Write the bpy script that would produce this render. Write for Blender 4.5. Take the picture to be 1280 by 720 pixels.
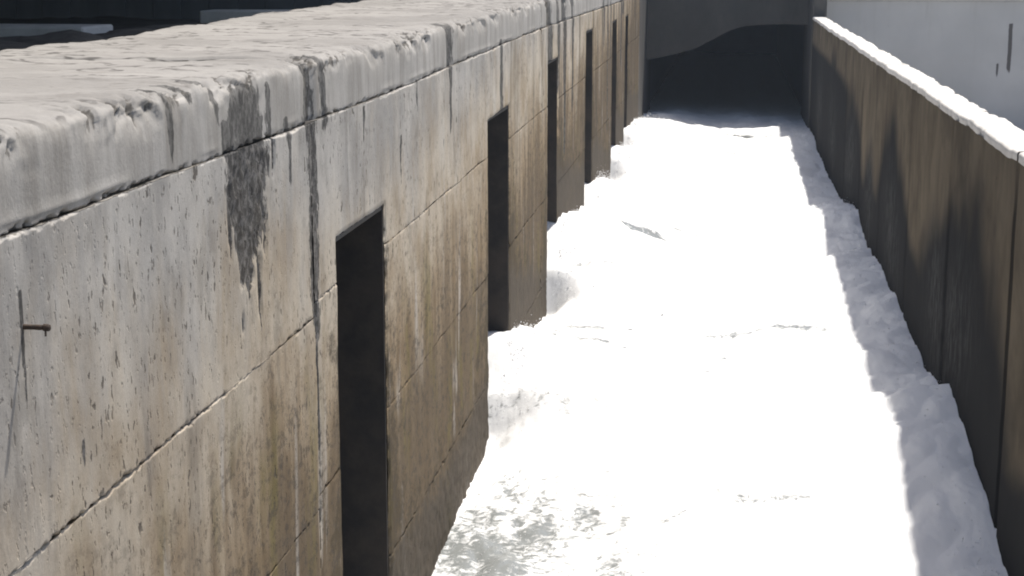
import bpy, bmesh, math, random
import numpy as np
from mathutils import Vector, Matrix

random.seed(7)
S = bpy.context.scene
for o in list(bpy.data.objects):
    bpy.data.objects.remove(o)
COL = S.collection

# ---------------------------------------------------------------- camera
# world axes: +Y runs down the channel, +X to the right, camera at the origin
cam_d = bpy.data.cameras.new('camera')
cam_d.lens = 56.25
cam_d.sensor_width = 36.0
cam_d.clip_start = 0.1
cam_d.clip_end = 2000
cam = bpy.data.objects.new('camera', cam_d)
COL.objects.link(cam)
cam.location = (0, 0, 0)
cam.rotation_euler = (math.radians(90 - 11.448), 0, math.radians(7.678))
S.camera = cam

# ---------------------------------------------------------------- sky and sun
SUN = Vector((0.20, 0.45, 1.0)).normalized()
el = math.asin(SUN.z)
rot = math.atan2(SUN.x, SUN.y)
W = bpy.data.worlds.new('World')
S.world = W
W.use_nodes = True
wn = W.node_tree.nodes
bgn = wn['Background']
sky = wn.new('ShaderNodeTexSky')
sky.sky_type = 'NISHITA'
sky.sun_disc = False
sky.sun_elevation = el
sky.sun_rotation = rot
sky.dust_density = 2.6
sky.ozone_density = 0.8
W.node_tree.links.new(sky.outputs[0], bgn.inputs[0])
bgn.inputs[1].default_value = 0.105
sd = bpy.data.lights.new('sun', 'SUN')
sd.energy = 4.3
sd.angle = math.radians(1.2)
sd.color = (1.0, 0.95, 0.88)
so = bpy.data.objects.new('sun', sd)
COL.objects.link(so)
so.rotation_euler = SUN.to_track_quat('Z', 'Y').to_euler()
so.location = (20, 40, 60)
S.view_settings.view_transform = 'Standard'
S.view_settings.look = 'None'
S.view_settings.gamma = 1.0
S.view_settings.exposure = 0.29
S.view_settings.use_curve_mapping = False
S.cycles.filter_width = 2.0
S.cycles.max_bounces = 6
S.cycles.diffuse_bounces = 4
S.cycles.sample_clamp_indirect = 6.0

# ---------------------------------------------------------------- numeric noise
_rng = np.random.RandomState(11)
_P = _rng.permutation(256).astype(np.int64)
_P = np.concatenate([_P, _P, _P])
_G = _rng.normal(size=(256, 3))
_G /= np.linalg.norm(_G, axis=1)[:, None]

def perlin(x, y, z=0.0):
    x, y, z = np.broadcast_arrays(np.asarray(x, float), np.asarray(y, float), np.asarray(z, float))
    xi = np.floor(x).astype(np.int64); yi = np.floor(y).astype(np.int64); zi = np.floor(z).astype(np.int64)
    xf = x - xi; yf = y - yi; zf = z - zi
    xi &= 255; yi &= 255; zi &= 255
    u = xf**3 * (xf * (xf * 6 - 15) + 10)
    v = yf**3 * (yf * (yf * 6 - 15) + 10)
    w = zf**3 * (zf * (zf * 6 - 15) + 10)
    def g(dx, dy, dz):
        h = _P[_P[_P[(xi + dx) & 255] + ((yi + dy) & 255)] + ((zi + dz) & 255)]
        gr = _G[h]
        return gr[..., 0] * (xf - dx) + gr[..., 1] * (yf - dy) + gr[..., 2] * (zf - dz)
    def lerp(a, b, t): return a + t * (b - a)
    return lerp(lerp(lerp(g(0,0,0), g(1,0,0), u), lerp(g(0,1,0), g(1,1,0), u), v),
                lerp(lerp(g(0,0,1), g(1,0,1), u), lerp(g(0,1,1), g(1,1,1), u), v), w)

def fbm(x, y, z=0.0, octv=4, gain=0.5):
    a = 1.0; s = 0.0; f = 1.0
    for i in range(octv):
        s = s + a * perlin(np.asarray(x) * f + 17.3 * i, np.asarray(y) * f - 9.1 * i, np.asarray(z) * f + 3.7 * i)
        a *= gain; f *= 2.03
    return s

def sstep(a, b, x):
    t = np.clip((np.asarray(x, float) - a) / (b - a), 0, 1)
    return t * t * (3 - 2 * t)

# ---------------------------------------------------------------- node helpers
class NT:
    def __init__(s, name):
        s.m = bpy.data.materials.new(name); s.m.use_nodes = True
        s.t = s.m.node_tree; s.n = s.t.nodes; s.l = s.t.links
        s.b = s.n['Principled BSDF']
    def put(s, sock, v):
        if v is None: return
        if isinstance(v, bpy.types.NodeSocket): s.l.new(v, sock)
        elif isinstance(v, (tuple, list)) and len(v) == 3 and sock.type == 'RGBA': sock.default_value = (*v, 1)
        else: sock.default_value = v
    def math(s, op, a, b=None, c=None, clamp=False):
        n = s.n.new('ShaderNodeMath'); n.operation = op; n.use_clamp = clamp
        for i, v in enumerate((a, b, c)): s.put(n.inputs[i], v)
        return n.outputs[0]
    def ss(s, a, b, x):          # smooth step from a to b
        n = s.n.new('ShaderNodeMapRange'); n.interpolation_type = 'SMOOTHSTEP'
        s.put(n.inputs[0], x); n.inputs[1].default_value = a; n.inputs[2].default_value = b
        n.inputs[3].default_value = 0; n.inputs[4].default_value = 1
        if a > b:
            n.inputs[1].default_value = b; n.inputs[2].default_value = a
            n.inputs[3].default_value = 1; n.inputs[4].default_value = 0
        return n.outputs[0]
    def pos(s):
        if not hasattr(s, '_p'):
            g = s.n.new('ShaderNodeNewGeometry'); s._p = g.outputs['Position']
            x = s.n.new('ShaderNodeSeparateXYZ'); s.l.new(s._p, x.inputs[0]); s.x, s.y, s.z = x.outputs
        return s._p
    def noise(s, scale=1, detail=4, rough=0.55, sc=(1, 1, 1), off=(0, 0, 0), dist=0.0):
        s.pos()
        m = s.n.new('ShaderNodeMapping'); s.l.new(s._p, m.inputs[0])
        m.inputs['Scale'].default_value = sc; m.inputs['Location'].default_value = off
        n = s.n.new('ShaderNodeTexNoise'); s.l.new(m.outputs[0], n.inputs['Vector'])
        n.inputs['Scale'].default_value = scale; n.inputs['Detail'].default_value = detail
        n.inputs['Roughness'].default_value = rough; n.inputs['Distortion'].default_value = dist
        return n.outputs['Fac']
    def voro(s, scale=1, sc=(1, 1, 1), feature='F1', out='Distance'):
        s.pos()
        m = s.n.new('ShaderNodeMapping'); s.l.new(s._p, m.inputs[0]); m.inputs['Scale'].default_value = sc
        n = s.n.new('ShaderNodeTexVoronoi'); n.feature = feature; s.l.new(m.outputs[0], n.inputs['Vector'])
        n.inputs['Scale'].default_value = scale
        return n.outputs[out]
    def mix(s, f, a, b, mode='MIX'):
        n = s.n.new('ShaderNodeMix'); n.data_type = 'RGBA'; n.blend_type = mode
        s.put(n.inputs[0], f); s.put(n.inputs[6], a); s.put(n.inputs[7], b)
        return n.outputs[2]
    def attr(s, name):
        n = s.n.new('ShaderNodeAttribute'); n.attribute_name = name; return n.outputs['Fac']
    def bump(s, h, strength=0.5, dist=0.01, prev=None):
        n = s.n.new('ShaderNodeBump'); s.put(n.inputs['Height'], h)
        n.inputs['Strength'].default_value = strength; n.inputs['Distance'].default_value = dist
        if prev is not None: s.l.new(prev, n.inputs['Normal'])
        return n.outputs[0]
    def out(s, col=None, rough=None, nrm=None, **kw):
        s.put(s.b.inputs['Base Color'], col); s.put(s.b.inputs['Roughness'], rough)
        if nrm is not None: s.l.new(nrm, s.b.inputs['Normal'])
        for k, v in kw.items(): s.put(s.b.inputs[k.replace('_', ' ')], v)
        return s.m

# ---------------------------------------------------------------- materials
def mat_wall():
    t = NT('weathered_concrete')
    t.pos()
    big = t.noise(0.5, 5, 0.6)
    mid = t.noise(1.5, 5, 0.65, sc=(1, 1, 0.75), off=(8, 8, 2))
    streak = t.noise(1.0, 5, 0.65, sc=(3.2, 3.2, 0.5), dist=0.7)
    fine = t.noise(1.0, 5, 0.7, sc=(15, 15, 4.5), off=(3, 1, 2))
    grain = t.noise(45, 4, 0.7)
    base = t.mix(t.ss(0.32, 0.68, mid), (0.365, 0.348, 0.325), (0.55, 0.522, 0.48))
    # iron and silt tint that grows towards the water and to the far bays
    zz = t.math('ADD', t.z, t.math('MULTIPLY', t.math('SUBTRACT', streak, 0.5), 1.5))
    zz = t.math('ADD', zz, t.math('MULTIPLY', t.math('SUBTRACT', big, 0.5), 2.2))
    zz = t.math('SUBTRACT', zz, t.math('MULTIPLY', t.y, 0.055))
    tint = t.ss(-1.6, -2.8, zz)
    beige = t.mix(t.ss(0.35, 0.65, mid), (0.43, 0.345, 0.245), (0.60, 0.525, 0.42))
    c = t.mix(t.math('MULTIPLY', tint, 0.95), base, beige)
    ochre = t.ss(-2.6, -3.9, zz)
    c = t.mix(t.math('MULTIPLY', ochre, 0.8), c, t.mix(t.ss(0.35, 0.65, streak), (0.215, 0.145, 0.075), (0.40, 0.30, 0.18)))
    brown = t.ss(-3.0, -4.6, zz)
    c = t.mix(t.math('MULTIPLY', brown, 0.85), c, (0.135, 0.105, 0.072))
    # pale lime runs
    c = t.mix(t.math('MULTIPLY', t.ss(0.60, 0.72, t.noise(1, 3, 0.5, sc=(3.0, 3.0, 0.4), off=(5, 8, 1), dist=0.5)), 0.5), c, (0.64, 0.61, 0.56))
    # green-yellow algae
    alg = t.math('MULTIPLY', t.ss(0.54, 0.70, t.noise(1, 4, 0.6, sc=(2.0, 2.0, 0.6), off=(1, 4, 7))), t.ss(-1.9, -3.3, t.z))
    c = t.mix(t.math('MULTIPLY', alg, 0.6), c, (0.19, 0.165, 0.055))
    # dirt
    c = t.mix(t.math('MULTIPLY', t.ss(0.54, 0.72, streak), 0.45), c, (0.20, 0.165, 0.125))
    c = t.mix(t.math('MULTIPLY', t.ss(0.53, 0.68, t.noise(3.2, 5, 0.7, sc=(1, 1, 0.6), off=(2, 5, 2))), 0.30), c, (0.16, 0.14, 0.115))
    farstreak = t.math('MULTIPLY', t.ss(0.53, 0.63, t.noise(1, 4, 0.65, sc=(2.4, 2.4, 0.13), off=(9, 3, 4))), t.ss(14, 25, t.y))
    c = t.mix(t.math('MULTIPLY', farstreak, 0.75), c, (0.11, 0.092, 0.072))
    # grime and biofilm spreading from the slots and the splash zone
    gn = t.math('ADD', t.attr('grime'), t.math('MULTIPLY', t.math('SUBTRACT', t.noise(1, 6, 0.8, sc=(3.0, 3.0, 3.6), off=(3, 3, 8)), 0.5), 3.2))
    c = t.mix(t.math('MULTIPLY', t.ss(0.35, 0.80, gn), 0.78), c, t.mix(mid, (0.06, 0.048, 0.028), (0.12, 0.098, 0.07)))
    # small vertical pits and lost laitance
    patch = t.ss(0.45, 0.60, t.noise(1.1, 4, 0.6, off=(2, 7, 9)))
    pitn = t.ss(0.60, 0.66, t.noise(1.0, 3, 0.6, sc=(30, 30, 13)))
    pit = t.math('MULTIPLY', pitn, patch)
    pit2 = t.math('MULTIPLY', t.ss(0.645, 0.69, t.noise(1.0, 3, 0.6, sc=(12, 12, 6.5), off=(4, 4, 1))), t.ss(0.40, 0.52, mid))
    pit3 = t.math('MULTIPLY', t.ss(0.50, 0.62, t.noise(1.0, 5, 0.78, sc=(9, 9, 13), off=(4, 9, 1))), t.ss(-2.2, -3.9, zz))
    pits = t.math('MAXIMUM', t.math('MAXIMUM', pit, pit2), t.math('MULTIPLY', pit3, 0.85))
    c = t.mix(t.math('MULTIPLY', pits, 0.8), c, (0.095, 0.082, 0.068))
    c = t.mix(0.22, c, t.mix(grain, (0.2, 0.2, 0.2), (0.85, 0.85, 0.85)), 'OVERLAY')
    # dark runs and spalls (shape from the mesh, ragged edge from noise)
    st = t.attr('stain')
    edge = t.math('ADD', st, t.math('MULTIPLY', t.math('SUBTRACT', t.noise(1, 5, 0.7, sc=(15, 15, 6), off=(6, 2, 3)), 0.5), 1.9))
    sm = t.ss(0.42, 0.56, edge)
    spk = t.ss(0.44, 0.64, t.noise(1, 4, 0.75, sc=(24, 24, 17)))
    stc = t.mix(spk, (0.04, 0.039, 0.038), (0.19, 0.182, 0.175))
    c = t.mix(t.math('MULTIPLY', sm, 0.88), c, stc)
    ch = t.ss(0.35, 0.65, t.math('ADD', t.attr('chip'), t.math('MULTIPLY', t.math('SUBTRACT', fine, 0.5), 0.9)))
    c = t.mix(t.math('MULTIPLY', ch, 0.72), c, (0.16, 0.145, 0.125))
    # wet splash band
    wb = t.math('ADD', t.attr('wet'), t.math('MULTIPLY', t.math('SUBTRACT', fine, 0.5), 0.8))
    wet = t.ss(0.3, 0.7, wb)
    c = t.mix(t.math('MULTIPLY', wet, 0.8), c, t.mix(fine, (0.045, 0.038, 0.03), (0.15, 0.13, 0.108)))
    rgh = t.math('SUBTRACT', 0.93, t.math('MULTIPLY', wet, 0.15))
    h = t.math('ADD', t.math('MULTIPLY', fine, 0.55), t.math('MULTIPLY', t.noise(70, 4, 0.7), 0.25))
    h = t.math('SUBTRACT', h, t.math('MULTIPLY', t.math('MAXIMUM', pit2, pitn), 0.8))
    n = t.bump(h, 0.6, 0.010)
    return t.out(c, rgh, n, Specular_IOR_Level=0.05)

def mat_top():
    t = NT('worn_concrete_top')
    t.pos()
    big = t.noise(0.8, 4, 0.6)
    c = t.mix(t.ss(0.3, 0.7, big), (0.27, 0.258, 0.242), (0.365, 0.349, 0.328))
    lay = t.noise(1, 5, 0.65, sc=(1.6, 4.0, 5))
    c = t.mix(t.math('MULTIPLY', t.ss(0.55, 0.72, lay), 0.45), c, (0.17, 0.155, 0.14))
    c = t.mix(t.math('MULTIPLY', t.ss(0.62, 0.75, t.noise(1, 4, 0.6, sc=(2.2, 8, 9), off=(4, 2, 1))), 0.6), c, (0.12, 0.11, 0.10))
    crk = t.math('ABSOLUTE', t.math('SUBTRACT', t.noise(1, 4, 0.6, sc=(0.7, 1.7, 2), off=(7, 2, 3)), 0.5))
    crk = t.math('MULTIPLY', t.ss(0.018, 0.005, crk), t.ss(0.38, 0.52, big))
    c = t.mix(t.math('MULTIPLY', crk, 0.75), c, (0.07, 0.065, 0.06))
    c = t.mix(t.math('MULTIPLY', t.ss(0.66, 0.72, t.noise(9, 4, 0.7)), 0.6), c, (0.11, 0.10, 0.09))
    # the face of the coping is paler than the top
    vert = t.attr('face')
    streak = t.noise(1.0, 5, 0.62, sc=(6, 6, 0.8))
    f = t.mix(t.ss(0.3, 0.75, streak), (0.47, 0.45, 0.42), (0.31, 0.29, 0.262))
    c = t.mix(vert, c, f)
    st = t.attr('stain')
    e = t.math('ADD', st, t.math('MULTIPLY', t.math('SUBTRACT', t.noise(1, 5, 0.7, sc=(15, 15, 6), off=(6, 2, 3)), 0.5), 1.9))
    sm = t.ss(0.42, 0.56, e)
    spk = t.ss(0.40, 0.62, t.noise(1, 4, 0.75, sc=(30, 30, 14)))
    c = t.mix(t.math('MULTIPLY', sm, 0.85), c, t.mix(spk, (0.035, 0.034, 0.033), (0.17, 0.165, 0.155)))
    fine = t.noise(1.0, 5, 0.7, sc=(12, 15, 6))
    ch = t.ss(0.35, 0.65, t.math('ADD', t.attr('chip'), t.math('MULTIPLY', t.math('SUBTRACT', fine, 0.5), 1.6)))
    c = t.mix(t.math('MULTIPLY', ch, 0.8), c, (0.085, 0.078, 0.068))
    c = t.mix(0.2, c, t.mix(t.noise(40, 4, 0.7), (0.2, 0.2, 0.2), (0.85, 0.85, 0.85)), 'OVERLAY')
    h = t.math('ADD', t.math('MULTIPLY', fine, 0.5), t.math('MULTIPLY', t.noise(60, 4, 0.7), 0.3))
    h = t.math('ADD', h, t.math('MULTIPLY', lay, 0.45))
    return t.out(c, 0.92, t.bump(h, 0.55, 0.012), Specular_IOR_Level=0.15)

def mat_plain(name, c1, c2, scale=2.0, rough=0.9, bump=0.3, sc=(1, 1, 1), bd=0.01, metallic=0.0):
    t = NT(name)
    a = t.noise(scale, 5, 0.62, sc=sc)
    b = t.noise(scale * 14, 4, 0.7, sc=sc)
    c = t.mix(t.ss(0.3, 0.7, a), c1, c2)
    c = t.mix(0.25, c, t.mix(b, (0.2, 0.2, 0.2), (0.85, 0.85, 0.85)), 'OVERLAY')
    h = t.math('ADD', a, t.math('MULTIPLY', b, 0.5))
    return t.out(c, rough, t.bump(h, bump, bd), Metallic=metallic)

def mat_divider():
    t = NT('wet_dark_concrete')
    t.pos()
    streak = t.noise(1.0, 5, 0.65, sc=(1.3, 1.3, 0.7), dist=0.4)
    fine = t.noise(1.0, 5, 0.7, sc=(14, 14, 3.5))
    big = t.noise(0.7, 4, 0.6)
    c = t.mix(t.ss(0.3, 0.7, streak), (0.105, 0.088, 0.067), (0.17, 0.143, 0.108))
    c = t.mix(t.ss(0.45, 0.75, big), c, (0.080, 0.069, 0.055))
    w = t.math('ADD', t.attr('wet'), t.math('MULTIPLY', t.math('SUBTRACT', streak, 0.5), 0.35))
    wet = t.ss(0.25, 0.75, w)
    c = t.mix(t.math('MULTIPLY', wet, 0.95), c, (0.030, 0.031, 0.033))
    painted_gleam = t.math('MULTIPLY', t.attr('painted_gleam'), t.ss(0.42, 0.66, fine))  # pale patches painted in for the sheen of the wet face
    c = t.mix(t.math('MULTIPLY', painted_gleam, 0.6), c, (0.17, 0.17, 0.166))
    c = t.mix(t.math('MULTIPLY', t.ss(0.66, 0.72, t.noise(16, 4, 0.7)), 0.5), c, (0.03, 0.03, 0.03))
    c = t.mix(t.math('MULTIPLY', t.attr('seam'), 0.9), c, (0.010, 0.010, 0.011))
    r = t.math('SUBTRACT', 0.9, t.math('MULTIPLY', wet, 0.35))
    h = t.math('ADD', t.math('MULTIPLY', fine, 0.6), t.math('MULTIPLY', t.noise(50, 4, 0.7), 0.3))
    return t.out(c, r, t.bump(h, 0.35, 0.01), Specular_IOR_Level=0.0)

def mat_foam():
    t = NT('white_water')
    t.pos()
    thin = t.attr('thin')
    lace = t.noise(1.0, 6, 0.72, sc=(8, 10, 6), dist=0.9)
    lace2 = t.noise(1.0, 5, 0.7, sc=(3.0, 1.2, 3), off=(4, 1, 8), dist=0.4)
    v = t.math('ADD', t.math('MULTIPLY', t.math('SUBTRACT', lace, 0.5), 1.6), t.math('MULTIPLY', t.math('SUBTRACT', lace2, 0.5), 1.1))
    m = t.ss(0.44, 0.80, t.math('ADD', thin, v))
    c = t.mix(m, (0.93, 0.935, 0.925), (0.25, 0.264, 0.258))
    r = t.math('SUBTRACT', 0.75, t.math('MULTIPLY', m, 0.55))
    h = t.math('ADD', t.noise(9, 6, 0.7), t.math('MULTIPLY', t.noise(42, 4, 0.7), 0.35))
    return t.out(c, r, t.bump(h, 0.25, 0.02), Specular_IOR_Level=0.3)

def mat_head():
    t = NT('pale_headwall_concrete')
    t.pos()
    big = t.noise(0.35, 4, 0.6)
    streak = t.noise(1, 5, 0.6, sc=(1.6, 1.6, 0.16))
    c = t.mix(t.ss(0.3, 0.7, big), (0.44, 0.432, 0.42), (0.53, 0.52, 0.505))
    c = t.mix(t.math('MULTIPLY', t.ss(0.54, 0.75, streak), 0.35), c, (0.30, 0.28, 0.26))
    c = t.mix(t.math('MULTIPLY', t.ss(0.74, 0.78, t.noise(1.4, 3, 0.6, sc=(1, 1, 0.5))), 0.7), c, (0.13, 0.12, 0.11))
    st = t.math('ADD', t.attr('stain'), t.math('MULTIPLY', t.math('SUBTRACT', t.noise(6, 4, 0.7), 0.5), 0.5))
    c = t.mix(t.ss(0.4, 0.7, st), c, (0.10, 0.09, 0.085))
    h = t.math('ADD', big, t.math('MULTIPLY', t.noise(20, 4, 0.7), 0.3))
    return t.out(c, 0.9, t.bump(h, 0.3, 0.02))

def mat_cladding():
    t = NT('dark_steel_cladding')
    t.pos()
    a = t.noise(1, 5, 0.6, sc=(2, 2, 0.5))
    c = t.mix(t.ss(0.3, 0.7, a), (0.10, 0.115, 0.13), (0.14, 0.155, 0.17))
    return t.out(c, 0.6, t.bump(a, 0.2, 0.01))

M = dict(
    wall=mat_wall(), top=mat_top(), divider=mat_divider(), foam=mat_foam(), head=mat_head(), clad=mat_cladding(),
    core=mat_plain('joint_mortar', (0.13, 0.12, 0.10), (0.20, 0.18, 0.155), 8),
    steel=mat_plain('dark_slot_lining_steel', (0.018, 0.016, 0.015), (0.050, 0.039, 0.031), 2.5, 0.7, 0.4),  # near-black lining put in to darken the slot openings
    rust=mat_plain('rusty_iron', (0.035, 0.026, 0.020), (0.075, 0.048, 0.032), 40, 0.85, 0.5, bd=0.003),
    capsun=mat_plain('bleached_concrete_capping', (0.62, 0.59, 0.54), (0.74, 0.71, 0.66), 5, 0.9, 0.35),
    arch=mat_plain('dark_portal_concrete', (0.050, 0.047, 0.042), (0.080, 0.075, 0.068), 0.7, 0.8, 0.3, sc=(1, 1, 0.5), bd=0.03),  # even dark tone for the arch, piers and deck
    dark=mat_plain('dark_blue_concrete', (0.034, 0.042, 0.056), (0.05, 0.06, 0.078), 1.0, 0.6, 0.3, bd=0.03),  # even dark blue-grey tone for the tunnel inside
    soil=mat_plain('dark_wet_silt', (0.045, 0.040, 0.034), (0.085, 0.075, 0.064), 3.0, 0.9, 0.8, bd=0.04),
    stone=mat_plain('dark_river_stone', (0.06, 0.055, 0.048), (0.11, 0.10, 0.088), 6.0, 0.85, 0.5, bd=0.02),
    slab=mat_plain('grey_walkway_concrete', (0.60, 0.585, 0.56), (0.72, 0.70, 0.67), 3.0, 0.9, 0.3),
    spray=mat_plain('white_spray', (0.9, 0.91, 0.92), (0.94, 0.94, 0.95), 3.0, 0.5, 0.0),
    ground=mat_plain('gravelly_ground', (0.20, 0.18, 0.15), (0.28, 0.25, 0.21), 1.5, 0.95, 0.6, bd=0.03),
)

# ---------------------------------------------------------------- object helpers
def link(name, me, mat, parent=None):
    o = bpy.data.objects.new(name, me)
    if mat is not None and len(me.materials) == 0: me.materials.append(mat)
    COL.objects.link(o)
    if parent is not None: o.parent = parent
    return o

def tag(o, label=None, cat=None, group=None, kind=None):
    if label: o['label'] = label
    if cat: o['category'] = cat
    if group: o['group'] = group
    if kind: o['kind'] = kind
    return o

def thing(name, label, cat, group=None):
    o = bpy.data.objects.new(name, None); COL.objects.link(o)
    o.empty_display_size = 0.2
    return tag(o, label, cat, group)

def mesh_np(name, V, F, smooth=True, attrs=None):
    me = bpy.data.meshes.new(name)
    V = np.asarray(V, np.float32); F = np.asarray(F, np.int32)
    me.vertices.add(len(V)); me.vertices.foreach_set('co', V.ravel())
    k = F.shape[1]
    me.loops.add(F.size); me.loops.foreach_set('vertex_index', F.ravel())
    me.polygons.add(len(F))
    me.polygons.foreach_set('loop_start', np.arange(0, F.size, k, dtype=np.int32))
    me.polygons.foreach_set('loop_total', np.full(len(F), k, np.int32))
    me.polygons.foreach_set('use_smooth', np.full(len(F), smooth, bool))
    me.update(calc_edges=True)
    for n, a in (attrs or {}).items():
        at = me.attributes.new(n, 'FLOAT', 'POINT'); at.data.foreach_set('value', np.asarray(a, np.float32).ravel())
    me.validate()
    return me

def grid_faces(nu, nv, keep=None):
    i, j = np.meshgrid(np.arange(nu - 1), np.arange(nv - 1), indexing='ij')
    a = i * nv + j
    q = np.stack([a, a + nv, a + nv + 1, a + 1], -1).reshape(-1, 4)
    if keep is not None: q = q[keep.reshape(-1)]
    return q

def bm_box(bm, lo, hi, bevel=0.0, segs=1):
    r = bmesh.ops.create_cube(bm, size=1)
    vs = r['verts']
    for v in vs:
        v.co = Vector(((lo[k] + hi[k]) / 2 + v.co[k] * (hi[k] - lo[k]) for k in range(3)))
    if bevel:
        es = list({e for v in vs for e in v.link_edges})
        bmesh.ops.bevel(bm, geom=es, offset=bevel, segments=segs, affect='EDGES')

def bm_obj(name, bm, mat, parent=None, smooth=False):
    me = bpy.data.meshes.new(name)
    bmesh.ops.recalc_face_normals(bm, faces=bm.faces)
    bm.to_mesh(me); bm.free()
    if smooth:
        for p in me.polygons: p.use_smooth = True
    return link(name, me, mat, parent)

def box(name, lo, hi, mat, parent=None, bevel=0.0):
    bm = bmesh.new(); bm_box(bm, lo, hi, bevel)
    return bm_obj(name, bm, mat, parent)

# ---------------------------------------------------------------- the left wall with its slots
XL = -2.60
XB = -5.35
XR = 2.46
SLOTS = [  # near edge, far edge, head height
    (10.42, 11.97, -1.82), (17.33, 19.10, -1.73), (23.20, 24.62, -1.50),
    (29.45, 31.00, -1.32), (36.12, 37.68, -1.36), (40.55, 41.82, -1.38)]
Y0, Y1 = 1.5, 46.9

def lift(y):      # the courses rise a little towards the far end
    y = np.asarray(y, float)
    return 0.10 * sstep(10, 24, y) + 0.010 * fbm(y * 0.6, 1.3, 0.2, 3) + 0.006 * fbm(y * 6, 2.3, 0.2, 3)

FL_Y = [0, 10.4, 12.0, 13.95, 17.0, 17.34, 17.7, 18.6, 19.3, 21, 23.1, 23.5, 24.7, 27, 29.4, 29.8, 31.2, 36, 36.4, 37.7, 40.4, 40.8, 42, 47, 52, 80]
FL_Z = [-5.65, -5.55, -5.5, -5.58, -5.32, -5.15, -4.8, -4.36, -4.44, -4.85, -5.12, -4.5, -3.85, -4.15, -4.5, -4.25, -4.2, -4.9, -4.4, -4.22, -4.55, -4.15, -4.07, -4.5, -4.8, -4.9]
FR_Y = [0, 9, 13.1, 14.35, 15.8, 17.3, 18.4, 19.5, 25, 28.2, 30.5, 31.3, 34, 37, 45, 46, 50, 80]
FR_Z = [-5.3, -5.2, -5.03, -4.91, -4.71, -4.50, -4.75, -4.81, -4.72, -4.82, -4.50, -4.52, -4.9, -5.05, -5.0, -4.85, -4.95, -5.0]
def foamL(y): return np.interp(y, FL_Y, FL_Z)
_yy = np.arange(0, 80, 0.1)
_k = np.exp(-np.arange(-4, 4.01, 0.1)**2 / (2 * 0.75**2)); _k /= _k.sum()
_sm = np.convolve(np.pad(np.interp(_yy, FL_Y, FL_Z), 40, mode='edge'), _k, 'valid')
def foamLs(y): return np.interp(y, _yy, _sm)
def foamR(y): return np.interp(y, FR_Y, FR_Z)

# dark runs: y, z top, z bottom, half width at top, at bottom
RUNS = [(8.10, -0.85, -1.5, 0.06, 0.025), (8.74, -0.9, -1.62, 0.085, 0.02), (8.28, -1.2, -1.98, 0.06, 0.018), (8.62, -1.66, -2.0, 0.035, 0.015), (8.95, -0.7, -1.2, 0.04, 0.02),
        (9.84, -0.42, -2.35, 0.135, 0.085), (9.82, -2.3, -3.6, 0.04, 0.03), (10.2, -0.5, -1.05, 0.085, 0.085),
        (15.0, -0.45, -0.95, 0.20, 0.16), (14.95, -0.95, -1.6, 0.085, 0.04), (18.4, -0.9, -1.8, 0.085, 0.14), (7.3, -0.6, -0.9, 0.05, 0.03), (8.0, -0.55, -0.8, 0.06, 0.03), (7.6, -0.62, -0.75, 0.04, 0.02), (9.3, -0.95, -1.3, 0.05, 0.02),
        (23.5, -0.4, -1.6, 0.32, 0.30), (24.6, -0.4, -1.9, 0.20, 0.10), (25.6, -0.4, -3.0, 0.32, 0.12), (26.9, -0.4, -2.4, 0.20, 0.10),
        (33.6, -0.4, -1.7, 0.28, 0.10), (34.7, -0.4, -3.6, 0.18, 0.08), (35.6, -0.4, -2.2, 0.2, 0.08), (38.9, -0.4, -2.4, 0.36, 0.18), (39.5, -0.4, -1.2, 0.3, 0.2), (44.4, -0.4, -1.5, 0.3, 0.1),
        (5.545, -1.25, -1.75, 0.014, 0.006), (5.15, -1.7, -2.2, 0.02, 0.01),
        (13.3, -1.0, -1.3, 0.03, 0.01), (12.6, -1.4, -1.85, 0.035, 0.01), (11.3, -1.05, -1.3, 0.03, 0.01), (6.05, -1.95, -2.1, 0.010, 0.008)]
def stain_mask(y, z):
    y = np.asarray(y, float); z = np.asarray(z, float)
    m = np.zeros(np.broadcast(y, z).shape)
    wob = 0.05 * fbm(y * 2, z * 4.0, 5.0, 3)
    for (yc, za, zb, wa, wb) in RUNS:
        k = np.clip((za - z) / (za - zb), 0, 1)
        w = wa + (wb - wa) * k
        d = np.abs(y - yc + wob * min(1, wa * 8)) / w
        v = (1.25 - 0.75 * d) * sstep(zb - 0.12, zb + 0.10, z) * (z < za + 0.05) * (1 if wa > 0.08 else sstep(-0.45, -0.05, perlin(z * 3.3, yc * 3.7, 1.9)))
        m = np.maximum(m, np.clip(v, 0, 1))
    # the big spalled spill below the coping, a ragged wedge
    k = np.clip((-0.66 - z) / 1.15, 0, 1)
    yc = 8.50 - 0.08 * k
    w = 0.40 * (0.45 + 0.55 * sstep(-0.62, -1.0, z)) * (1 - k**2.2) + 0.02 + 0.05 * perlin(z * 7, y * 9, 2.2)
    d = np.abs(y - yc) / np.maximum(w, 0.02)
    v = (1.35 - 0.85 * d) * sstep(-0.60, -0.68, z + 0.10 * perlin(y * 7, 3.1)) * sstep(-1.9, -1.75, z)
    v = v + 0.35 * perlin(y * 14, z * 2.2, 7.7) * (v > 0.05)
    m = np.maximum(m, np.clip(v, 0, 1))
    return m

def ygrid(a, b, fac=0.0030, lo=0.016):
    ys = [a]
    while ys[-1] < b:
        ys.append(ys[-1] + max(lo, fac * ys[-1]))
    ys[-1] = b
    return np.array(ys)

left = thing('slotted_channel_wall', 'long weathered concrete wall with six tall dark slots, left of the white water', 'wall')

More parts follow.
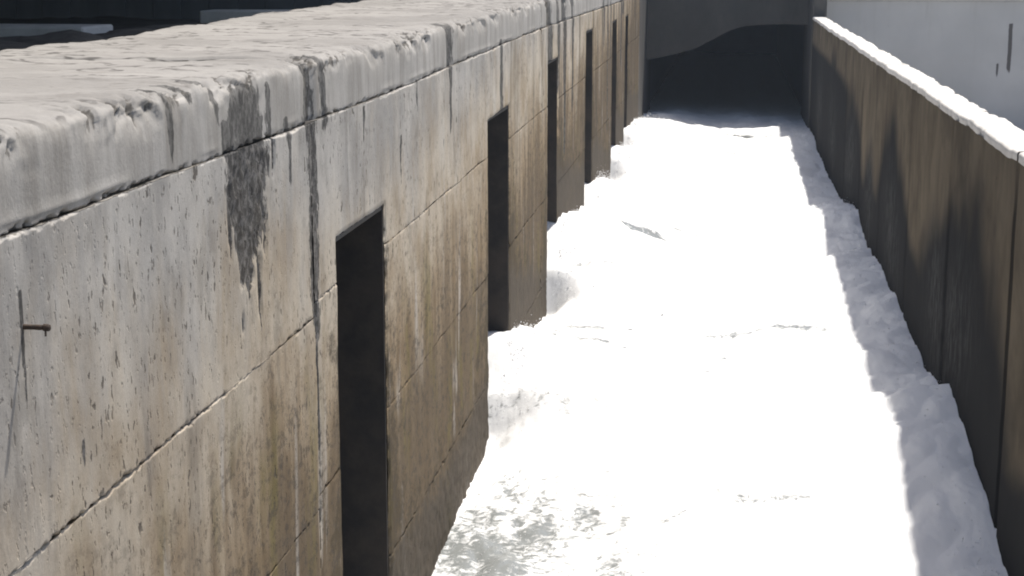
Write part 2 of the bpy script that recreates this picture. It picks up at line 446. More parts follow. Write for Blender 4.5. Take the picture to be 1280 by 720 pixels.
def wall_panel(ya, yb, zt, zb, seed):
    """one cast block of the wall face between its joints, notched where a slot cuts it"""
    ys = ygrid(ya, yb)
    ze = np.array([0, 0.004, 0.008, 0.012, 0.017, 0.022, 0.028, 0.035, 0.043, 0.053, 0.068])
    zs = np.concatenate([zb + ze, np.linspace(zb + 0.09, zt - 0.09, max(6, int((zt - zb - 0.18) / 0.026))), (zt - ze)[::-1]])
    for (s0, s1, sh) in SLOTS:     # snap lines on to slot edges
        for e in (s0, s1):
            if ya < e < yb: ys[np.argmin(np.abs(ys - e))] = e
        if s0 < yb and s1 > ya and zb < sh < zt: zs[np.argmin(np.abs(zs - sh))] = sh
    Y, Z = np.meshgrid(ys, zs, indexing='ij')
    Zw = Z + lift(Y)
    yc = (ys[:-1] + ys[1:]) / 2; zc = (zs[:-1] + zs[1:]) / 2
    YC, ZC = np.meshgrid(yc, zc, indexing='ij')
    keep = np.ones(YC.shape, bool)
    sd = np.full(Y.shape, 9.0)
    for (s0, s1, sh) in SLOTS:
        shl = sh
        keep &= ~((YC > s0) & (YC < s1) & (ZC < shl))
        dy = np.maximum(np.maximum(s0 - Y, Y - s1), 0); dz = np.maximum(Z - shl, 0)
        sd = np.minimum(sd, np.hypot(dy, dz))
    # relief
    dx = 0.010 * fbm(Y * 0.8, Zw * 0.8, seed, 3) + 0.004 * fbm(Y * 7, Zw * 2.5, seed + 3, 3)
    rag = fbm(Y * 9, Zw * 9, seed + 9.5, 3)
    de = np.minimum(np.minimum(Y - ya, yb - Y), np.minimum(Z - zb, zt - Z))
    rg2 = fbm(Y * 22, Zw * 14, seed + 1.5, 3)
    dj = sstep(-0.35, 0.25, fbm(Y * 1.3, Zw * 0.5, seed + 4, 3))
    wj = -0.006 + 0.040 * np.clip(0.30 * dj + 0.8 * rg2 + 0.25 * rag, 0, 1)
    e = np.clip((wj - de) / 0.007 + 0.5, 0, 1)
    dx = dx - (0.010 + 0.012 * dj) * e - 0.004 * dj * np.clip(1 - de / 0.008, 0, 1)
    es = np.clip(1 - sd / (0.02 + 0.03 * np.clip(rag, 0, 1)), 0, 1)
    dx = dx - 0.015 * es**2
    st = stain_mask(Y, Zw)
    sp = ((Y > 8.0) & (Y < 9.0)) * st
    dx = dx - 0.016 * sstep(0.3, 0.7, sp) * (1 + 1.2 * fbm(Y * 18, Zw * 12, 4.4, 2))
    # erosion by the water lower down
    lo = sstep(-3.6, -5.4, Zw)
    dx = dx - lo * 0.022 * np.clip(fbm(Y * 16, Zw * 9, 3.3, 3), -0.3, 1)
    wet = sstep(1.5, 0.1, Zw - foamL(Y) - 0.25 * perlin(Y * 1.6, 0.3))
    chip = np.clip(e * (0.25 + 0.65 * dj), 0, 1)
    grime = 0.70 * np.exp(-sd / 0.55) * sstep(-1.5, -3.2, Zw) + 0.45 * sstep(2.2, 0.4, Zw - foamL(Y)) + 0.10 * sstep(20, 30, Y)
    Yd = Y.copy(); Zd = Zw.copy()
    for (s0, s1, sh) in SLOTS:
        nb = 0.045 * np.clip(fbm(Y * 9, Z * 6, s0, 3) - 0.02, 0, 1)
        g0 = np.exp(-(np.minimum(np.abs(Y - s0), 9) / 0.02)**2) * (Z < sh + 0.01)
        g1 = np.exp(-(np.minimum(np.abs(Y - s1), 9) / 0.02)**2) * (Z < sh + 0.01)
        Yd = Yd - nb * g0 + nb * g1
        gh = np.exp(-((Z - sh) / 0.015)**2) * ((Y > s0 - 0.01) & (Y < s1 + 0.01))
        Zd = Zd + 0.8 * nb * gh
    V = np.stack([XL + dx, Yd, Zd], -1).reshape(-1, 3)
    # weld-free drop of unused vertices is not needed; build the face, then a rim going back
    Fq = grid_faces(len(ys), len(zs), keep)
    nu, nv = len(ys), len(zs)
    kp = np.pad(keep, 1)
    rim = []
    back = len(V)
    for i in range(nu):
        for j in range(nv - 1):      # edges along z at column i
            a, b = kp[i, j + 1], kp[i + 1, j + 1]
            if a != b:
                p, q = i * nv + j, i * nv + j + 1
                rim.append((p, q, back + q, back + p) if a else (q, p, back + p, back + q))
    for i in range(nu - 1):
        for j in range(nv):
            a, b = kp[i + 1, j], kp[i + 1, j + 1]
            if a != b:
                p, q = i * nv + j, (i + 1) * nv + j
                rim.append((q, p, back + p, back + q) if a else (p, q, back + q, back + p))
    B = V.copy(); B[:, 0] = XL - 0.10
    V2 = np.concatenate([V, B]); F2 = np.concatenate([Fq, np.array(rim, np.int64)])
    used = np.zeros(len(V2), bool); used[F2.ravel()] = True
    idx = np.cumsum(used) - 1
    at = {k: np.concatenate([v.ravel(), v.ravel()])[used] for k, v in (('stain', st), ('chip', chip), ('wet', wet), ('grime', grime))}
    me = mesh_np('concrete_block', V2[used], idx[F2], True, at)
    return link('concrete_block', me, M['wall'], left)

G = 0.0012
bays = [(Y0, 9.81), (9.81, 22.4), (22.4, 34.2), (34.2, Y1)]
for bi, (a, b) in enumerate(bays):
    j2 = -2.23 if bi == 0 else -2.13
    j3 = -3.52 if bi == 0 else -3.44
    rows = [(-0.98, j2), (j2, j3), (j3, -4.68), (-4.68, -6.2)]
    for ri, (zt, zb) in enumerate(rows):
        wall_panel(a + G, b - G, zt - G, zb + G, seed=bi * 5.1 + ri * 1.7 + 0.37)

# core behind the blocks, one mass between each pair of slots, and one over the slot heads
edges = [Y0] + [e for s in SLOTS for e in s[:2]] + [Y1]
for k in range(0, len(edges), 2):
    bm = bmesh.new(); bm_box(bm, (XB + 0.15, edges[k] + (0.002 if k else 0), -7.4), (XL - 0.024, edges[k + 1] - 0.002, -1.0))
    bm_obj('wall_core', bm, M['core'], left)
for (s0, s1, sh) in SLOTS:
    bm = bmesh.new(); bm_box(bm, (XB + 0.15, s0 + 0.001, sh + lift(np.array(s0)) + 0.012), (XL - 0.025, s1 - 0.001, -1.001))
    bm_obj('slot_head', bm, M['core'], left)

# dark steel lining and leaf, added to keep each slot opening dark
for (s0, s1, sh) in SLOTS:
    h = float(sh + lift(np.array((s0 + s1) / 2)))
    bm = bmesh.new()
    bm_box(bm, (XB + 0.2, s1 - 0.030, -7.3), (XL - 0.020, s1 - 0.004, h - 0.004))
    bm_box(bm, (XB + 0.2, s0 + 0.004, -7.3), (XL - 0.020, s0 + 0.030, h - 0.004))
    bm_box(bm, (XB + 0.2, s0 + 0.031, h - 0.035), (XL - 0.022, s1 - 0.031, h - 0.006))
    bm_box(bm, (-4.3, s1 - 0.10, -7.3), (-4.24, s1 - 0.031, h - 0.036))
    bm_box(bm, (-4.3, s0 + 0.031, -7.3), (-4.24, s0 + 0.10, h - 0.036))
    gg = bm_obj('added_slot_lining', bm, M['steel'], left)
    bm = bmesh.new(); bm_box(bm, (-4.42, s0 + 0.036, -7.3), (-4.34, s1 - 0.036, h - 0.04), 0.01)
    bm_obj('added_slot_leaf', bm, M['steel'], gg)

def coping(ya, yb, seed):
    """capping course: face, broken nose and the wide worn top"""
    ys = ygrid(ya, yb, 0.0030, 0.016)
    R = 0.06
    zb, zt = -0.98 + G, -0.585
    prof = []     # (inset from face, z, face weight, edge weight)
    for z in list(zb + np.array([0, .004, .008, .012, .017, .022, .028, .035, .043])) + list(np.linspace(zb + 0.055, zt - R, 14)): prof.append((0.0, z, 1.0))
    for a in np.linspace(0, math.pi / 2, 8)[1:]: prof.append((R - R * math.cos(a), zt - R + R * math.sin(a), 1 - a / (math.pi / 2)))
    xs = R + (-(XB - XL) - R) * (np.linspace(0, 1, 95)[1:] ** 1.5)
    for x in xs: prof.append((x, zt, 0.0))
    P = np.array(prof)
    Y = np.repeat(ys[:, None], len(P), 1)
    D = np.repeat(P[None, :, 0], len(ys), 0); Z = np.repeat(P[None, :, 1], len(ys), 0); FW = np.repeat(P[None, :, 2], len(ys), 0)
    arc = np.concatenate([[0], np.cumsum(np.hypot(np.diff(P[:, 0]), np.diff(P[:, 1])))])
    nose = arc[26]
    de = np.repeat(np.abs(arc - nose)[None], len(ys), 0)
    onTop = D > R * 0.9
    # broken nose: sharp-edged chips running down over the edge, and larger bites
    U = np.repeat((arc - nose)[None], len(ys), 0)
    bite = sstep(0.10, 0.22, fbm(Y * 1.6 + 0.6 * U, U * 3.0, seed + 1.1, 4)) * np.exp(-((U + 0.02) / 0.10)**2)
    ch1 = sstep(0.06, 0.15, fbm(Y * 11 - U * 7, U * 4.0, seed + 2, 3)) * np.exp(-((U - 0.04) / 0.14)**2)
    dens = sstep(-0.25, 0.2, fbm(Y * 1.3, 5.5, seed, 3))
    ch1 = ch1 * dens
    rill = ch1
    cut = 0.030 * bite * (1 + 0.8 * fbm(Y * 9, U * 9, seed + 3, 3)) + 0.030 * ch1
    cut = cut + (0.010 * np.abs(fbm(Y * 19 - U * 9, U * 12, seed + 7, 3)) + 0.014 * np.clip(fbm(Y * 5, U * 7, seed + 12, 3), 0, 1)) * np.exp(-((U - 0.02) / 0.12)**2)
    cut = cut + 0.012 * np.exp(-(U / 0.06)**2) * (1 + 1.5 * fbm(Y * 5, U * 6, seed + 6, 3))
    big = 0.010 * fbm(Y * 0.7, D * 0.7 + Z, seed, 3)
    layer = fbm(Y * 2.6, D * 1.6, seed + 5, 4)
    top_rel = 0.018 * np.round(layer * 5) / 5 + 0.022 * fbm(Y * 0.6, D * 1.2, seed + 8, 3) + 0.006 * fbm(Y * 5, D * 9, seed, 2)
    rag = fbm(Y * 9, Z * 9, seed + 9.5, 3)
    nw = 1.0
    dj = sstep(-0.35, 0.25, fbm(Y * 1.2, 0.5, seed + 4, 3))
    rg2 = fbm(Y * 20, Z * 14, seed + 1.5, 3)
    low = np.clip((-0.007 + 0.050 * np.clip(0.35 * dj + 0.8 * rg2, 0, 1) - (Z - zb)) / 0.008 + 0.5, 0, 1) * (D < 0.01)
    ends = np.clip(1 - np.minimum(Y - ya, yb - Y) / 0.03, 0, 1)
    fin = np.exp(-((Z - zb - 0.045) / 0.014)**2) * (D < 0.01) * sstep(-0.1, 0.25, fbm(Y * 1.1, 0.7, seed, 4))
    lf = lift(Y)
    st = stain_mask(Y, np.minimum(Z + lf, -0.47)) * np.where(D > R, np.exp(-((D - R) / 0.16)**2), 1)
    # where water runs over the nose it has cut a gutter
    gut = 0
    for (yc, w, dp) in ((9.9, 0.09, 0.045), (10.2, 0.04, 0.02), (15.0, 0.14, 0.025), (23.5, 0.3, 0.05), (25.6, 0.3, 0.04)):
        gut = gut + dp * np.exp(-((Y - yc - 0.3 * (D - R) * onTop + 0.03 * perlin(D * 6, Y * 2)) / w)**2) * np.exp(-(np.maximum(D, 0) / 0.30)**2)
    X = XL - 0.014 + 0.012 * fbm(Y * 0.8, 0.9, seed, 3) + 0.006 * fin - D + big * FW - (cut + gut) * (0.25 + 0.75 * FW) - (0.010 + 0.014 * dj) * low - 0.02 * ends * FW
    ZZ = Z + lf + top_rel * sstep(0.02, 0.3, D) - (cut + gut) * (1 - 0.7 * FW) * 1.0 - 0.02 * ends * (1 - FW)
    # ragged back edge slumping into the dark
    k = sstep(-(XB - XL) - 0.45, -(XB - XL), D + 0.35 * fbm(Y * 0.8, 3.3, seed, 4))
    ZZ = ZZ - 0.22 * k
    chip = np.clip(nw * (bite * 0.25 + rill * 1.0) + low * 0.7 + sstep(0.02, 0.05, gut) * 0.55, 0, 1)
    V = np.stack([X, Y, ZZ], -1).reshape(-1, 3)
    nu, nv = Y.shape
    Fq = grid_faces(nu, nv)
    # skirt: underside of face goes back, ends and back go down
    n0 = len(V)
    b1 = V.reshape(nu, nv, 3)[:, 0].copy(); b1[:, 0] = XL - 0.10
    b2 = V.reshape(nu, nv, 3)[:, -1].copy(); b2[:, 2] = -1.6; b2[:, 0] -= 0.02
    V = np.concatenate([V, b1, b2])
    ex = []
    for i in range(nu - 1):
        ex.append((n0 + i, n0 + i + 1, (i + 1) * nv, i * nv))
        ex.append((i * nv + nv - 1, (i + 1) * nv + nv - 1, n0 + nu + i + 1, n0 + nu + i))
    Fq = np.concatenate([Fq, np.array(ex)])
    def ext(a): return np.concatenate([a.ravel(), a[:, 0], a[:, -1]])
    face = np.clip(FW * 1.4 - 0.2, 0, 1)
    me = mesh_np('coping', V, Fq, True, {'stain': ext(st), 'chip': ext(chip), 'face': ext(face)})
    return link('coping', me, M['top'], left)

for ci, (a, b) in enumerate([(Y0, 9.81), (9.81, 22.4), (22.4, 34.2), (34.2, Y1)]):
    coping(a + 0.005, b - 0.005, 2.3 + ci * 3.9)
box('coping_bed', (XB + 0.2, Y0 + 0.01, -0.99), (XL - 0.06, Y1 - 0.01, -0.70), M['core'], left)

# ---------------------------------------------------------------- the right dividing wall
div = thing('dividing_wall', 'thin dark wet concrete wall with sunlit ragged top, right of the white water', 'wall')
WT = 0.36
djoint = [4.0, 10.4, 14.0, 18.05, 22.1, 26.2, 30.3, 34.4, 38.5, 42.6, 46.7, 49.6]
def div_top(y): return -1.56 + 0.018 * fbm(np.asarray(y) * 0.9, 4.2, 0.5, 4) * 2
for k in range(len(djoint) - 1):
    a, b = djoint[k] + 0.020, djoint[k + 1] - 0.020
    ys = ygrid(a, b, 0.0035, 0.03)
    tz = np.linspace(0, 1, 90)
    Y = np.repeat(ys[:, None], len(tz), 1); T = np.repeat(tz[None], len(ys), 0)
    top = div_top(Y) - 0.085
    Z = -6.2 + (top + 6.2) * T
    rag = fbm(Y * 8, Z * 8, k + 0.3, 3)
    de = np.minimum(Y - a, b - Y)
    e = np.clip(1 - de / (0.025 + 0.03 * np.clip(rag, 0, 1)), 0, 1)
    dx = 0.012 * fbm(Y * 0.7, Z * 0.7, 7.7, 3) + 0.006 * fbm(Y * 5, Z * 2.5, 1.7, 3)
    # arched splash marks, each between two joints
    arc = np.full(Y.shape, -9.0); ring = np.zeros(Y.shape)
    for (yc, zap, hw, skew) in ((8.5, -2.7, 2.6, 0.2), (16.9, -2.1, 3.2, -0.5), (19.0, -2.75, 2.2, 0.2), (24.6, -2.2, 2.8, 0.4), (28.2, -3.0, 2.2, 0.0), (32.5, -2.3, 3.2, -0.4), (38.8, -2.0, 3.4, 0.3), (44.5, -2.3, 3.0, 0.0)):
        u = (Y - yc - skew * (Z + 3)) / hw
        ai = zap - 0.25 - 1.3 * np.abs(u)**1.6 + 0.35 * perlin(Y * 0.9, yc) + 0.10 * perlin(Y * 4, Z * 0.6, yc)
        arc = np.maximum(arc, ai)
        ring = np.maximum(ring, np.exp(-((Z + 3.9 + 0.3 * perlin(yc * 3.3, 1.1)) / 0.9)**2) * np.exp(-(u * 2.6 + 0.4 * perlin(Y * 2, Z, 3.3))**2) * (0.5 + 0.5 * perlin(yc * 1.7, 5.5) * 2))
    wet = sstep(-1.4, 1.3, arc - Z + 0.25 * fbm(Y * 1.2, Z * 0.8, 6.6, 3))
    seam = np.zeros(Y.shape)
    for (yc, w, zt_) in ((18.05, 0.10, -2.4), (14.05, 0.05, -1.7), (22.1, 0.10, -2.2), (26.2, 0.12, -2.3), (30.3, 0.13, -2.0), (34.4, 0.15, -2.2), (10.4, 0.05, -1.8)):
        seam = np.maximum(seam, (1.0 if yc in (18.05, 14.05) else 0.45) * np.exp(-((Y - yc + 0.02 * perlin(Z * 3, yc)) / w)**2) * sstep(zt_ + 0.1, zt_ - 0.5, Z))
    wet = np.maximum(wet, sstep(1.6, 0.3, Z - foamR(Y) + 0.5 * perlin(Y * 0.8, 4.4)))
    wet = np.maximum(wet, sstep(25, 40, Y) * sstep(-1.9, -2.8, Z))
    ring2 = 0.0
    X = XR + dx + 0.045 * e**1.3
    V = np.stack([X, Y, Z], -1).reshape(-1, 3)
    nu, nv = Y.shape
    n0 = len(V)
    g = V.reshape(nu, nv, 3)
    back = g[:, [0, -1]].copy(); back[:, :, 0] = XR + WT
    e0 = g[0].copy(); e0[:, 0] = XR + WT; e1 = g[-1].copy(); e1[:, 0] = XR + WT
    V2 = np.concatenate([V, e0, e1])
    Fq = grid_faces(nu, nv)[:, ::-1]
    ex = []
    for j in range(nv - 1):
        ex.append((j, j + 1, n0 + j + 1, n0 + j))
        p = (nu - 1) * nv
        ex.append((p + j + 1, p + j, n0 + nv + j, n0 + nv + j + 1))
    ex.append((n0, n0 + nv - 1, n0 + 2 * nv - 1, n0 + nv))
    def ext(q): return np.concatenate([q.ravel(), q[0], q[-1]])
    me = mesh_np('concrete_panel', V2, np.concatenate([Fq, np.array(ex)]), True, {'wet': ext(wet), 'painted_gleam': ext(np.clip(ring + ring2, 0, 1)), 'seam': ext(seam)})
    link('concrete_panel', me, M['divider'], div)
    # capping of this panel
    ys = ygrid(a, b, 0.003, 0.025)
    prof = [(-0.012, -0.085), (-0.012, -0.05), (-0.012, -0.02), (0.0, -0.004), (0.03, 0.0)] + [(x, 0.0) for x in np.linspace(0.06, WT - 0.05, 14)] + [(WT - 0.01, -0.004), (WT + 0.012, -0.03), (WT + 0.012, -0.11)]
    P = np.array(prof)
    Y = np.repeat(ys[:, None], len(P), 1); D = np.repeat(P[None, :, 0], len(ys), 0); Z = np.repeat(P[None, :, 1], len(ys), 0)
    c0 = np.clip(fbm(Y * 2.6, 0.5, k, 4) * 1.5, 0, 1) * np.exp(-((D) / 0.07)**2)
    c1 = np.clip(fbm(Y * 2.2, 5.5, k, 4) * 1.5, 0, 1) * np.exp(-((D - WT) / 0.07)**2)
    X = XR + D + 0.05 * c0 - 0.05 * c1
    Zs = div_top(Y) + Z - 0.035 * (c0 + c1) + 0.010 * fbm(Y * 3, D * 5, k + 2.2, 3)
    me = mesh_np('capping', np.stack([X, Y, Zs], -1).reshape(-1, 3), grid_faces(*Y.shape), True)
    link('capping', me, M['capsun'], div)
box('wall_core', (XR + 0.09, 4.0, -7.4), (XR + WT - 0.004, 49.6, -1.75), M['core'], div)

# ---------------------------------------------------------------- headwall across the far end
YH = 50.0
head = thing('headwall', 'pale grey concrete wall closing the far end behind the dividing wall', 'wall')
xs = np.linspace(XR + 0.42, 17.0, 200); zs = np.linspace(-7.0, -1.10, 90)
X, Z = np.meshgrid(xs, zs, indexing='ij')
st = np.zeros(X.shape)
for (xc, za, zb, w) in ((8.32, -1.75, -3.3, 0.07), (7.98, -2.9, -3.4, 0.05), (4.72, -1.8, -1.9, 0.05)):
    st = np.maximum(st, np.clip(1.2 - 0.8 * np.abs(X - xc + 0.06 * perlin(Z * 1.2, xc)) / w, 0, 1) * sstep(zb - 0.2, zb + 0.3, Z) * (Z < za))
st = np.maximum(st, 0.45 * np.exp(-((Z + 1.1) / 0.10)**2))
Yw = YH + 0.03 * fbm(X * 0.4, Z * 0.4, 3.3, 3)
me = mesh_np('wall_face', np.stack([X, Yw, Z], -1).reshape(-1, 3), grid_faces(*X.shape), True, {'stain': st})
link('wall_face', me, M['head'], head)
box('wall_core', (XR + 0.42, YH + 0.06, -7.4), (17.0, 52.6, -1.12), M['core'], head)
box('parapet', (XR + 0.30, YH - 0.10, -1.09), (17.0, 52.6, 0.35), M['head'], head, 0.03)

# the portal the water comes from, under a dark curved soffit
portal = thing('tunnel_portal', 'dark arched tunnel mouth where the white water comes from at the far end', 'tunnel')
YP = 52.3
bm = bmesh.new()
pts = [(-2.70, -3.05), (-2.2, -2.95), (-1.6, -2.82), (-1.0, -2.62), (-0.5, -2.35), (0.0, -2.08), (0.4, -1.95), (1.0, -1.90), (1.7, -1.88), (2.46, -1.90)]
loop = [bm.verts.new((x, YP, z)) for x, z in pts] + [bm.verts.new((2.46, YP, -0.2)), bm.verts.new((-2.70, YP, -0.2))]
f = bm.faces.new(loop)
r = bmesh.ops.extrude_face_region(bm, geom=[f])
for v in [g for g in r['geom'] if isinstance(g, bmesh.types.BMVert)]: v.co.y += 3.0
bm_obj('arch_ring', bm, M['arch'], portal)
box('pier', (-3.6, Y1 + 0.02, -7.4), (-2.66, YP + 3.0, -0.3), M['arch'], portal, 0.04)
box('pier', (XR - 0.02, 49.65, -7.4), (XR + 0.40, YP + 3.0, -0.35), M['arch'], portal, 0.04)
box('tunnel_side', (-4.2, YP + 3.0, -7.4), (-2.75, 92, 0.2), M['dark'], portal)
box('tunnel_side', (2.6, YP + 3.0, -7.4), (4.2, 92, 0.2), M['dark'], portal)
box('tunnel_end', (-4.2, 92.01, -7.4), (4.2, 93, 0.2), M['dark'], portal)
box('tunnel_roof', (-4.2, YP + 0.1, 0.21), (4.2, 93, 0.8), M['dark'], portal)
box('added_shade_deck', (-3.6, YP - 0.15, -0.19), (XR + 0.40, YP + 3.2, 0.2), M['arch'], portal, 0.03)  # unseen deck added above the arch to keep sky light off it

# ---------------------------------------------------------------- white water
def water_sheet(name, xa, xb, nx, ya, yb, fac, lo, func, mat, attrs=True):
    ys = ygrid(ya, yb, fac, lo); xs = np.linspace(xa, xb, nx)
    Y, X = np.meshgrid(ys, xs, indexing='ij')
    Z, thin = func(X, Y)
    me = mesh_np(name, np.stack([X, Y, Z], -1).reshape(-1, 3), grid_faces(*X.shape)[:, ::-1], True, {'thin': thin})
    o = link(name, me, mat); o['kind'] = 'structure'
    return o

def main_water(X, Y):
    wy = Y + 0.35 * perlin(X * 0.9, Y * 0.5, 2.2) + 0.15 * perlin(X * 2.5, Y * 1.5, 6.2)
    mid = np.interp(Y, [0, 14, 20, 30, 50, 80], [-5.5, -5.3, -5.15, -5.05, -4.9, -4.95])
    gl = np.exp(-(np.maximum(X - XL, 0) / 1.5)**2)
    gr = np.exp(-(np.maximum(XR - X, 0) / 1.15)**2)
    wl = Y + (wy - Y) * (1 - gl); 
    nr = np.exp(-(np.maximum(X - XL, 0) / 0.32)**2)
    zl = foamL(wl) * nr + (foamLs(wl + 0.35 * (X - XL)) + 0.06) * (1 - nr)
    Z = mid + (zl - mid) * gl + (foamR(wy) - mid) * gr
    calm = sstep(52.5, 58, Y)
    far = 1 - 0.75 * calm
    def bil(s, z): return np.abs(perlin(X * s, Y * s * 0.8, z)) * 2
    Z = Z + far * (0.16 * perlin(X * 0.7, Y * 0.45, 1.5) + 0.10 * (bil(0.9, 3.1) - 0.4) + 0.055 * (bil(2.1, 4.7) - 0.4) + 0.015 * (bil(4.7, 8.7) - 0.4) + 0.007 * (bil(10, 2.7) - 0.4) + 0.004 * (bil(22, 5.7) - 0.4))
    # gaps in the foam: at the near left, and some short streaks further on
    t = (0.70 + 0.42 * perlin(X * 0.9, Y * 0.8, 3.9) + 0.14 * sstep(-1.3, -2.3, X)) * sstep(17.6, 15.0, Y) * sstep(0.9, -1.0, X)
    t = np.maximum(t, 0.56 * sstep(16.0, 13.0, Y))
    t = np.maximum(t, 0.62 * np.exp(-((Y - 17.6) / 0.35)**2) * sstep(0.2, -1.6, X))
    for (yc, x0, x1, a) in ((20.3, -2.4, -1.0, 0.62), (21.8, -2.4, -1.0, 0.66), (22.4, -0.4, 1.7, 0.58), (28.2, -2.0, -0.9, 0.8), (29.6, -1.5, -0.2, 0.58), (43.0, -1.0, 0.3, 0.8), (47.0, -0.6, 1.4, 0.95), (15.6, -0.2, 1.2, 0.5)):
        t = np.maximum(t, (a + 0.22) * np.exp(-((Y - yc - 0.4 * perlin(X * 1.2, yc)) / (0.012 * yc))**2) * sstep(x0 - 0.3, x0 + 0.3, X) * sstep(x1 + 0.3, x1 - 0.3, X))
    # thin broken wavelets lying across the stream
    ln = np.abs(perlin(X * 0.55 + 0.3 * perlin(X * 2, Y * 2, 7.1), Y * 0.42, 5.2)) / (0.02 + 0.0012 * Y)
    pt = sstep(0.05, 0.35, perlin(X * 0.8, Y * 0.30, 8.4) + 0.15 * sstep(0.5, -2.0, X))
    wv = np.clip(1 - ln, 0, 1) * pt * sstep(49.5, 48, Y)
    t = np.maximum(t, 0.78 * np.sqrt(wv))
    t = t - 0.4 * sstep(1.3, 1.9, X)
    return Z, t - 0.15
water_sheet('foaming_water', -3.4, XR + 0.09, 420, 8.5, 91.9, 0.0024, 0.012, main_water, M['foam'])

def side_water(X, Y):
    return -5.1 + 0.12 * fbm(X * 0.8, Y * 0.6, 4.4, 4), np.full(X.shape, -0.2)
# spray thrown up along the walls and off the crests
def spray():
    rng = np.random.RandomState(5)
    n = 20000
    y = np.concatenate([13 + 37 * rng.rand(n // 2)**1.3, np.repeat([18.9, 24.4, 30.7, 37.3, 41.5], n // 10) + rng.normal(size=5 * (n // 10)) * 0.7])
    x = np.where(rng.rand(len(y)) < 0.5, XL + 0.06 + np.abs(rng.normal(size=len(y))) * 0.45, XR - 0.05 - np.abs(rng.normal(size=len(y))) * 0.5)
    x[n // 2:] = XL + 0.08 + np.abs(rng.normal(size=len(y) - n // 2)) * 0.5
    k = rng.rand(len(y)) < 0.15
    x[k] = XL + 0.1 + (XR - XL - 0.2) * rng.rand(k.sum())
    z, _ = main_water(x, y)
    clump = np.clip(0.5 + 1.6 * perlin(x * 1.5, y * 1.2, 9.9), 0.05, 1.5)
    z = z + np.abs(rng.normal(size=len(y))) * 0.05 * clump * (1 + y / 60)
    r = (0.0025 + 0.006 * rng.rand(len(y))**3) * (0.4 + y / 40)
    T = np.array([(1, 1, 1), (-1, -1, 1), (-1, 1, -1), (1, -1, -1)]) / 1.2
    V = (np.stack([x, y, z], -1)[:, None, :] + r[:, None, None] * (T[None] + 0.5 * rng.normal(size=(len(y), 4, 3)))).reshape(-1, 3)
    F = (np.arange(len(y))[:, None, None] * 4 + np.array([(0, 1, 2), (0, 3, 1), (0, 2, 3), (1, 3, 2)])[None]).reshape(-1, 3)
    o = link('spray_droplets', mesh_np('spray_droplets', V, F, True, {'thin': np.full(len(V), -1.0)}), M['spray'])
    tag(o, kind='stuff')
spray()
water_sheet('side_channel_water', XR + WT - 0.02, 12.1, 90, 4, 50.04, 0.006, 0.06, side_water, M['foam'])
bank = thing('bank_wall', 'grey concrete bank wall along the outer side of the second channel', 'wall')
box('wall_face', (12.0, 3.0, -7.4), (12.6, 49.8, -1.2), M['head'], bank, 0.03)
box('capping', (11.95, 3.0, -1.19), (12.9, 49.8, -1.0), M['slab'], bank, 0.02)

# ---------------------------------------------------------------- bolt in the left wall
bolt = thing('rusty_bolt', 'short rusty iron bolt sticking out of the near end of the slotted wall', 'bolt')
bolt.location = (XL, 5.56, -1.335)
def lathe(name, prof, mat, parent, seg=14):
    bm = bmesh.new(); rings = []
    for x, r in prof:
        rings.append([bm.verts.new((x, r * math.cos(2 * math.pi * i / seg), r * math.sin(2 * math.pi * i / seg))) for i in range(seg)])
    for p, q in zip(rings, rings[1:]):
        for i in range(seg): bm.faces.new((p[i], p[(i + 1) % seg], q[(i + 1) % seg], q[i]))
    bm.faces.new(rings[0][::-1]); bm.faces.new(rings[-1])
    return bm_obj(name, bm, mat, parent, True)
lathe('shank', [(-0.06, 0.010), (0.0, 0.0105), (0.03, 0.0095), (0.06, 0.0105), (0.078, 0.0100)], M['rust'], bolt)
bh = lathe('bolt_head', [(0.078, 0.0115), (0.081, 0.0145), (0.098, 0.0140), (0.104, 0.0115), (0.105, 0.004)], M['rust'], bolt, 8)
bm = bmesh.new(); bm_box(bm, (0.083, -0.003, -0.034), (0.089, 0.003, -0.012), 0.001)
bm_obj('split_pin', bm, M['rust'], bh)

# ---------------------------------------------------------------- dark hall behind the left wall, its cover added for shade
hall = thing('open_hall', 'dark steel clad hall with added overhead shade, behind the slotted wall at upper left', 'building')
box('added_shade_roof', (-26, 2.0, 2.6), (-4.85, 29.0, 3.0), M['clad'], hall, 0.03)  # unseen cover and beam, added to shade the silt, stones and wall top
box('added_shade_beam', (-5.05, 2.0, 2.2), (-4.86, 29.0, 2.59), M['clad'], hall, 0.01)
k = 0
for x in np.arange(-25.9, -6.2, 0.5):
    bm = bmesh.new(); bm_box(bm, (x, 27.0 + 0.02 * (k % 2), -2.2), (x + 0.494, 27.12 + 0.02 * (k % 2), 2.58), 0.008)
    bm_obj('cladding_sheet', bm, M['clad'], hall); k += 1
box('side_wall', (-26.4, 2.0, -2.2), (-26.0, 27.4, 2.58), M['clad'], hall)
box('back_wall', (-26.0, 27.2, -2.2), (-5.95, 27.5, 2.58), M['clad'], hall)

# sunken silt floor inside the hall
ys = np.linspace(2, 26.99, 170); xs = np.linspace(-25.9, XB + 0.35, 130)
Y, X = np.meshgrid(ys, xs, indexing='ij')
Z = -0.93 + 0.10 * fbm(X * 0.5, Y * 0.4, 2.2, 4) + 0.04 * fbm(X * 2.5, Y * 2, 5.2, 3)
me = mesh_np('silt_floor', np.stack([X, Y, Z], -1).reshape(-1, 3), grid_faces(*X.shape)[:, ::-1], True)
tag(link('silt_floor', me, M['soil']), kind='structure')

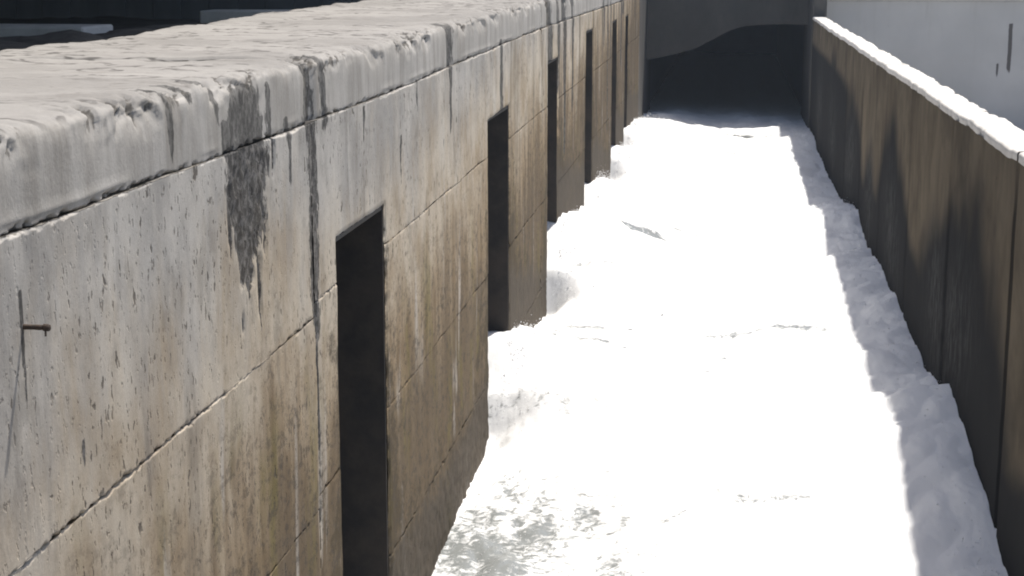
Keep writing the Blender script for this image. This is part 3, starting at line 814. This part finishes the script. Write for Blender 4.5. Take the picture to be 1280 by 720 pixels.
def stone_mesh(seed):
    bm = bmesh.new(); bmesh.ops.create_icosphere(bm, subdivisions=3, radius=1)
    for v in bm.verts:
        p = v.co
        n = float(perlin(p.x * 1.3 + seed, p.y * 1.3, p.z * 1.3)) * 0.55 + float(perlin(p.x * 3 + seed, p.y * 3, p.z * 3)) * 0.2
        v.co = p * (1 + n)
        v.co.z = max(v.co.z, -0.55)
    me = bpy.data.meshes.new('stone'); bm.to_mesh(me); bm.free(); me.materials.append(M['stone'])
    for p in me.polygons: p.use_smooth = True
    return me
sm = [stone_mesh(s * 3.7) for s in range(4)]
spots = [(-6.1, 11.6, .50, .22, 'long dark stone lowest at the left edge, behind the slotted wall'),
         (-6.55, 13.6, .55, .24, 'second dark low stone from the left edge, behind the slotted wall'),
         (-6.3, 14.9, .45, .24, 'third dark low stone from the left edge, behind the slotted wall'),
         (-6.25, 16.2, .5, .23, 'fourth dark low stone from the left edge, behind the slotted wall'),
         (-6.3, 17.7, .55, .22, 'fifth dark low stone from the left edge, behind the slotted wall'),
         (-6.3, 19.4, .5, .20, 'dark low stone just in front of the pale kerb piece'),
         (-7.5, 15.6, .5, .2, 'dark stone lying against the front of the pale fallen slab')]
for k, (x, y, r, h, lab) in enumerate(spots):
    o = link('dark_stone', sm[k % 4], None)
    o.location = (x, y, -0.93 + h * 0.35); o.scale = (r * 1.2, r * 1.5, h * 0.75); o.rotation_euler = (0, 0, k * 1.9)
    tag(o, lab, 'stone', 'stones behind the slotted wall')
wk = box('fallen_slab', (-9.2, 17.0, -0.95), (-7.05, 17.9, -0.68), M['slab'], None, 0.02)
tag(wk, 'pale fallen concrete slab lying among dark stones at upper left edge', 'slab')
wk = box('kerb_beam', (-7.6, 22.6, -0.85), (-6.2, 23.3, -0.66), M['slab'], None, 0.02)
tag(wk, 'pale concrete kerb piece beside the far dark stones behind the slotted wall', 'kerb')

# ---------------------------------------------------------------- ground outside
bm = bmesh.new()
bmesh.ops.create_grid(bm, x_segments=40, y_segments=40, size=120)
for v in bm.verts: v.co.z = -7.6
o = bm_obj('ground', bm, M['ground']); o['kind'] = 'structure'

# ---------------------------------------------------------------- damp air over the rapids
hz = NT('spray_haze')
hz.n.remove(hz.b)
pv = hz.n.new('ShaderNodeVolumePrincipled')
pv.inputs['Color'].default_value = (0.70, 0.82, 0.98, 1)
pv.inputs['Density'].default_value = 0.0008
hz.l.new(pv.outputs[0], hz.n['Material Output'].inputs['Volume'])
o = box('haze', (-125, -125, -8.6), (125, 125, 3.4), hz.m)
o['kind'] = 'stuff'
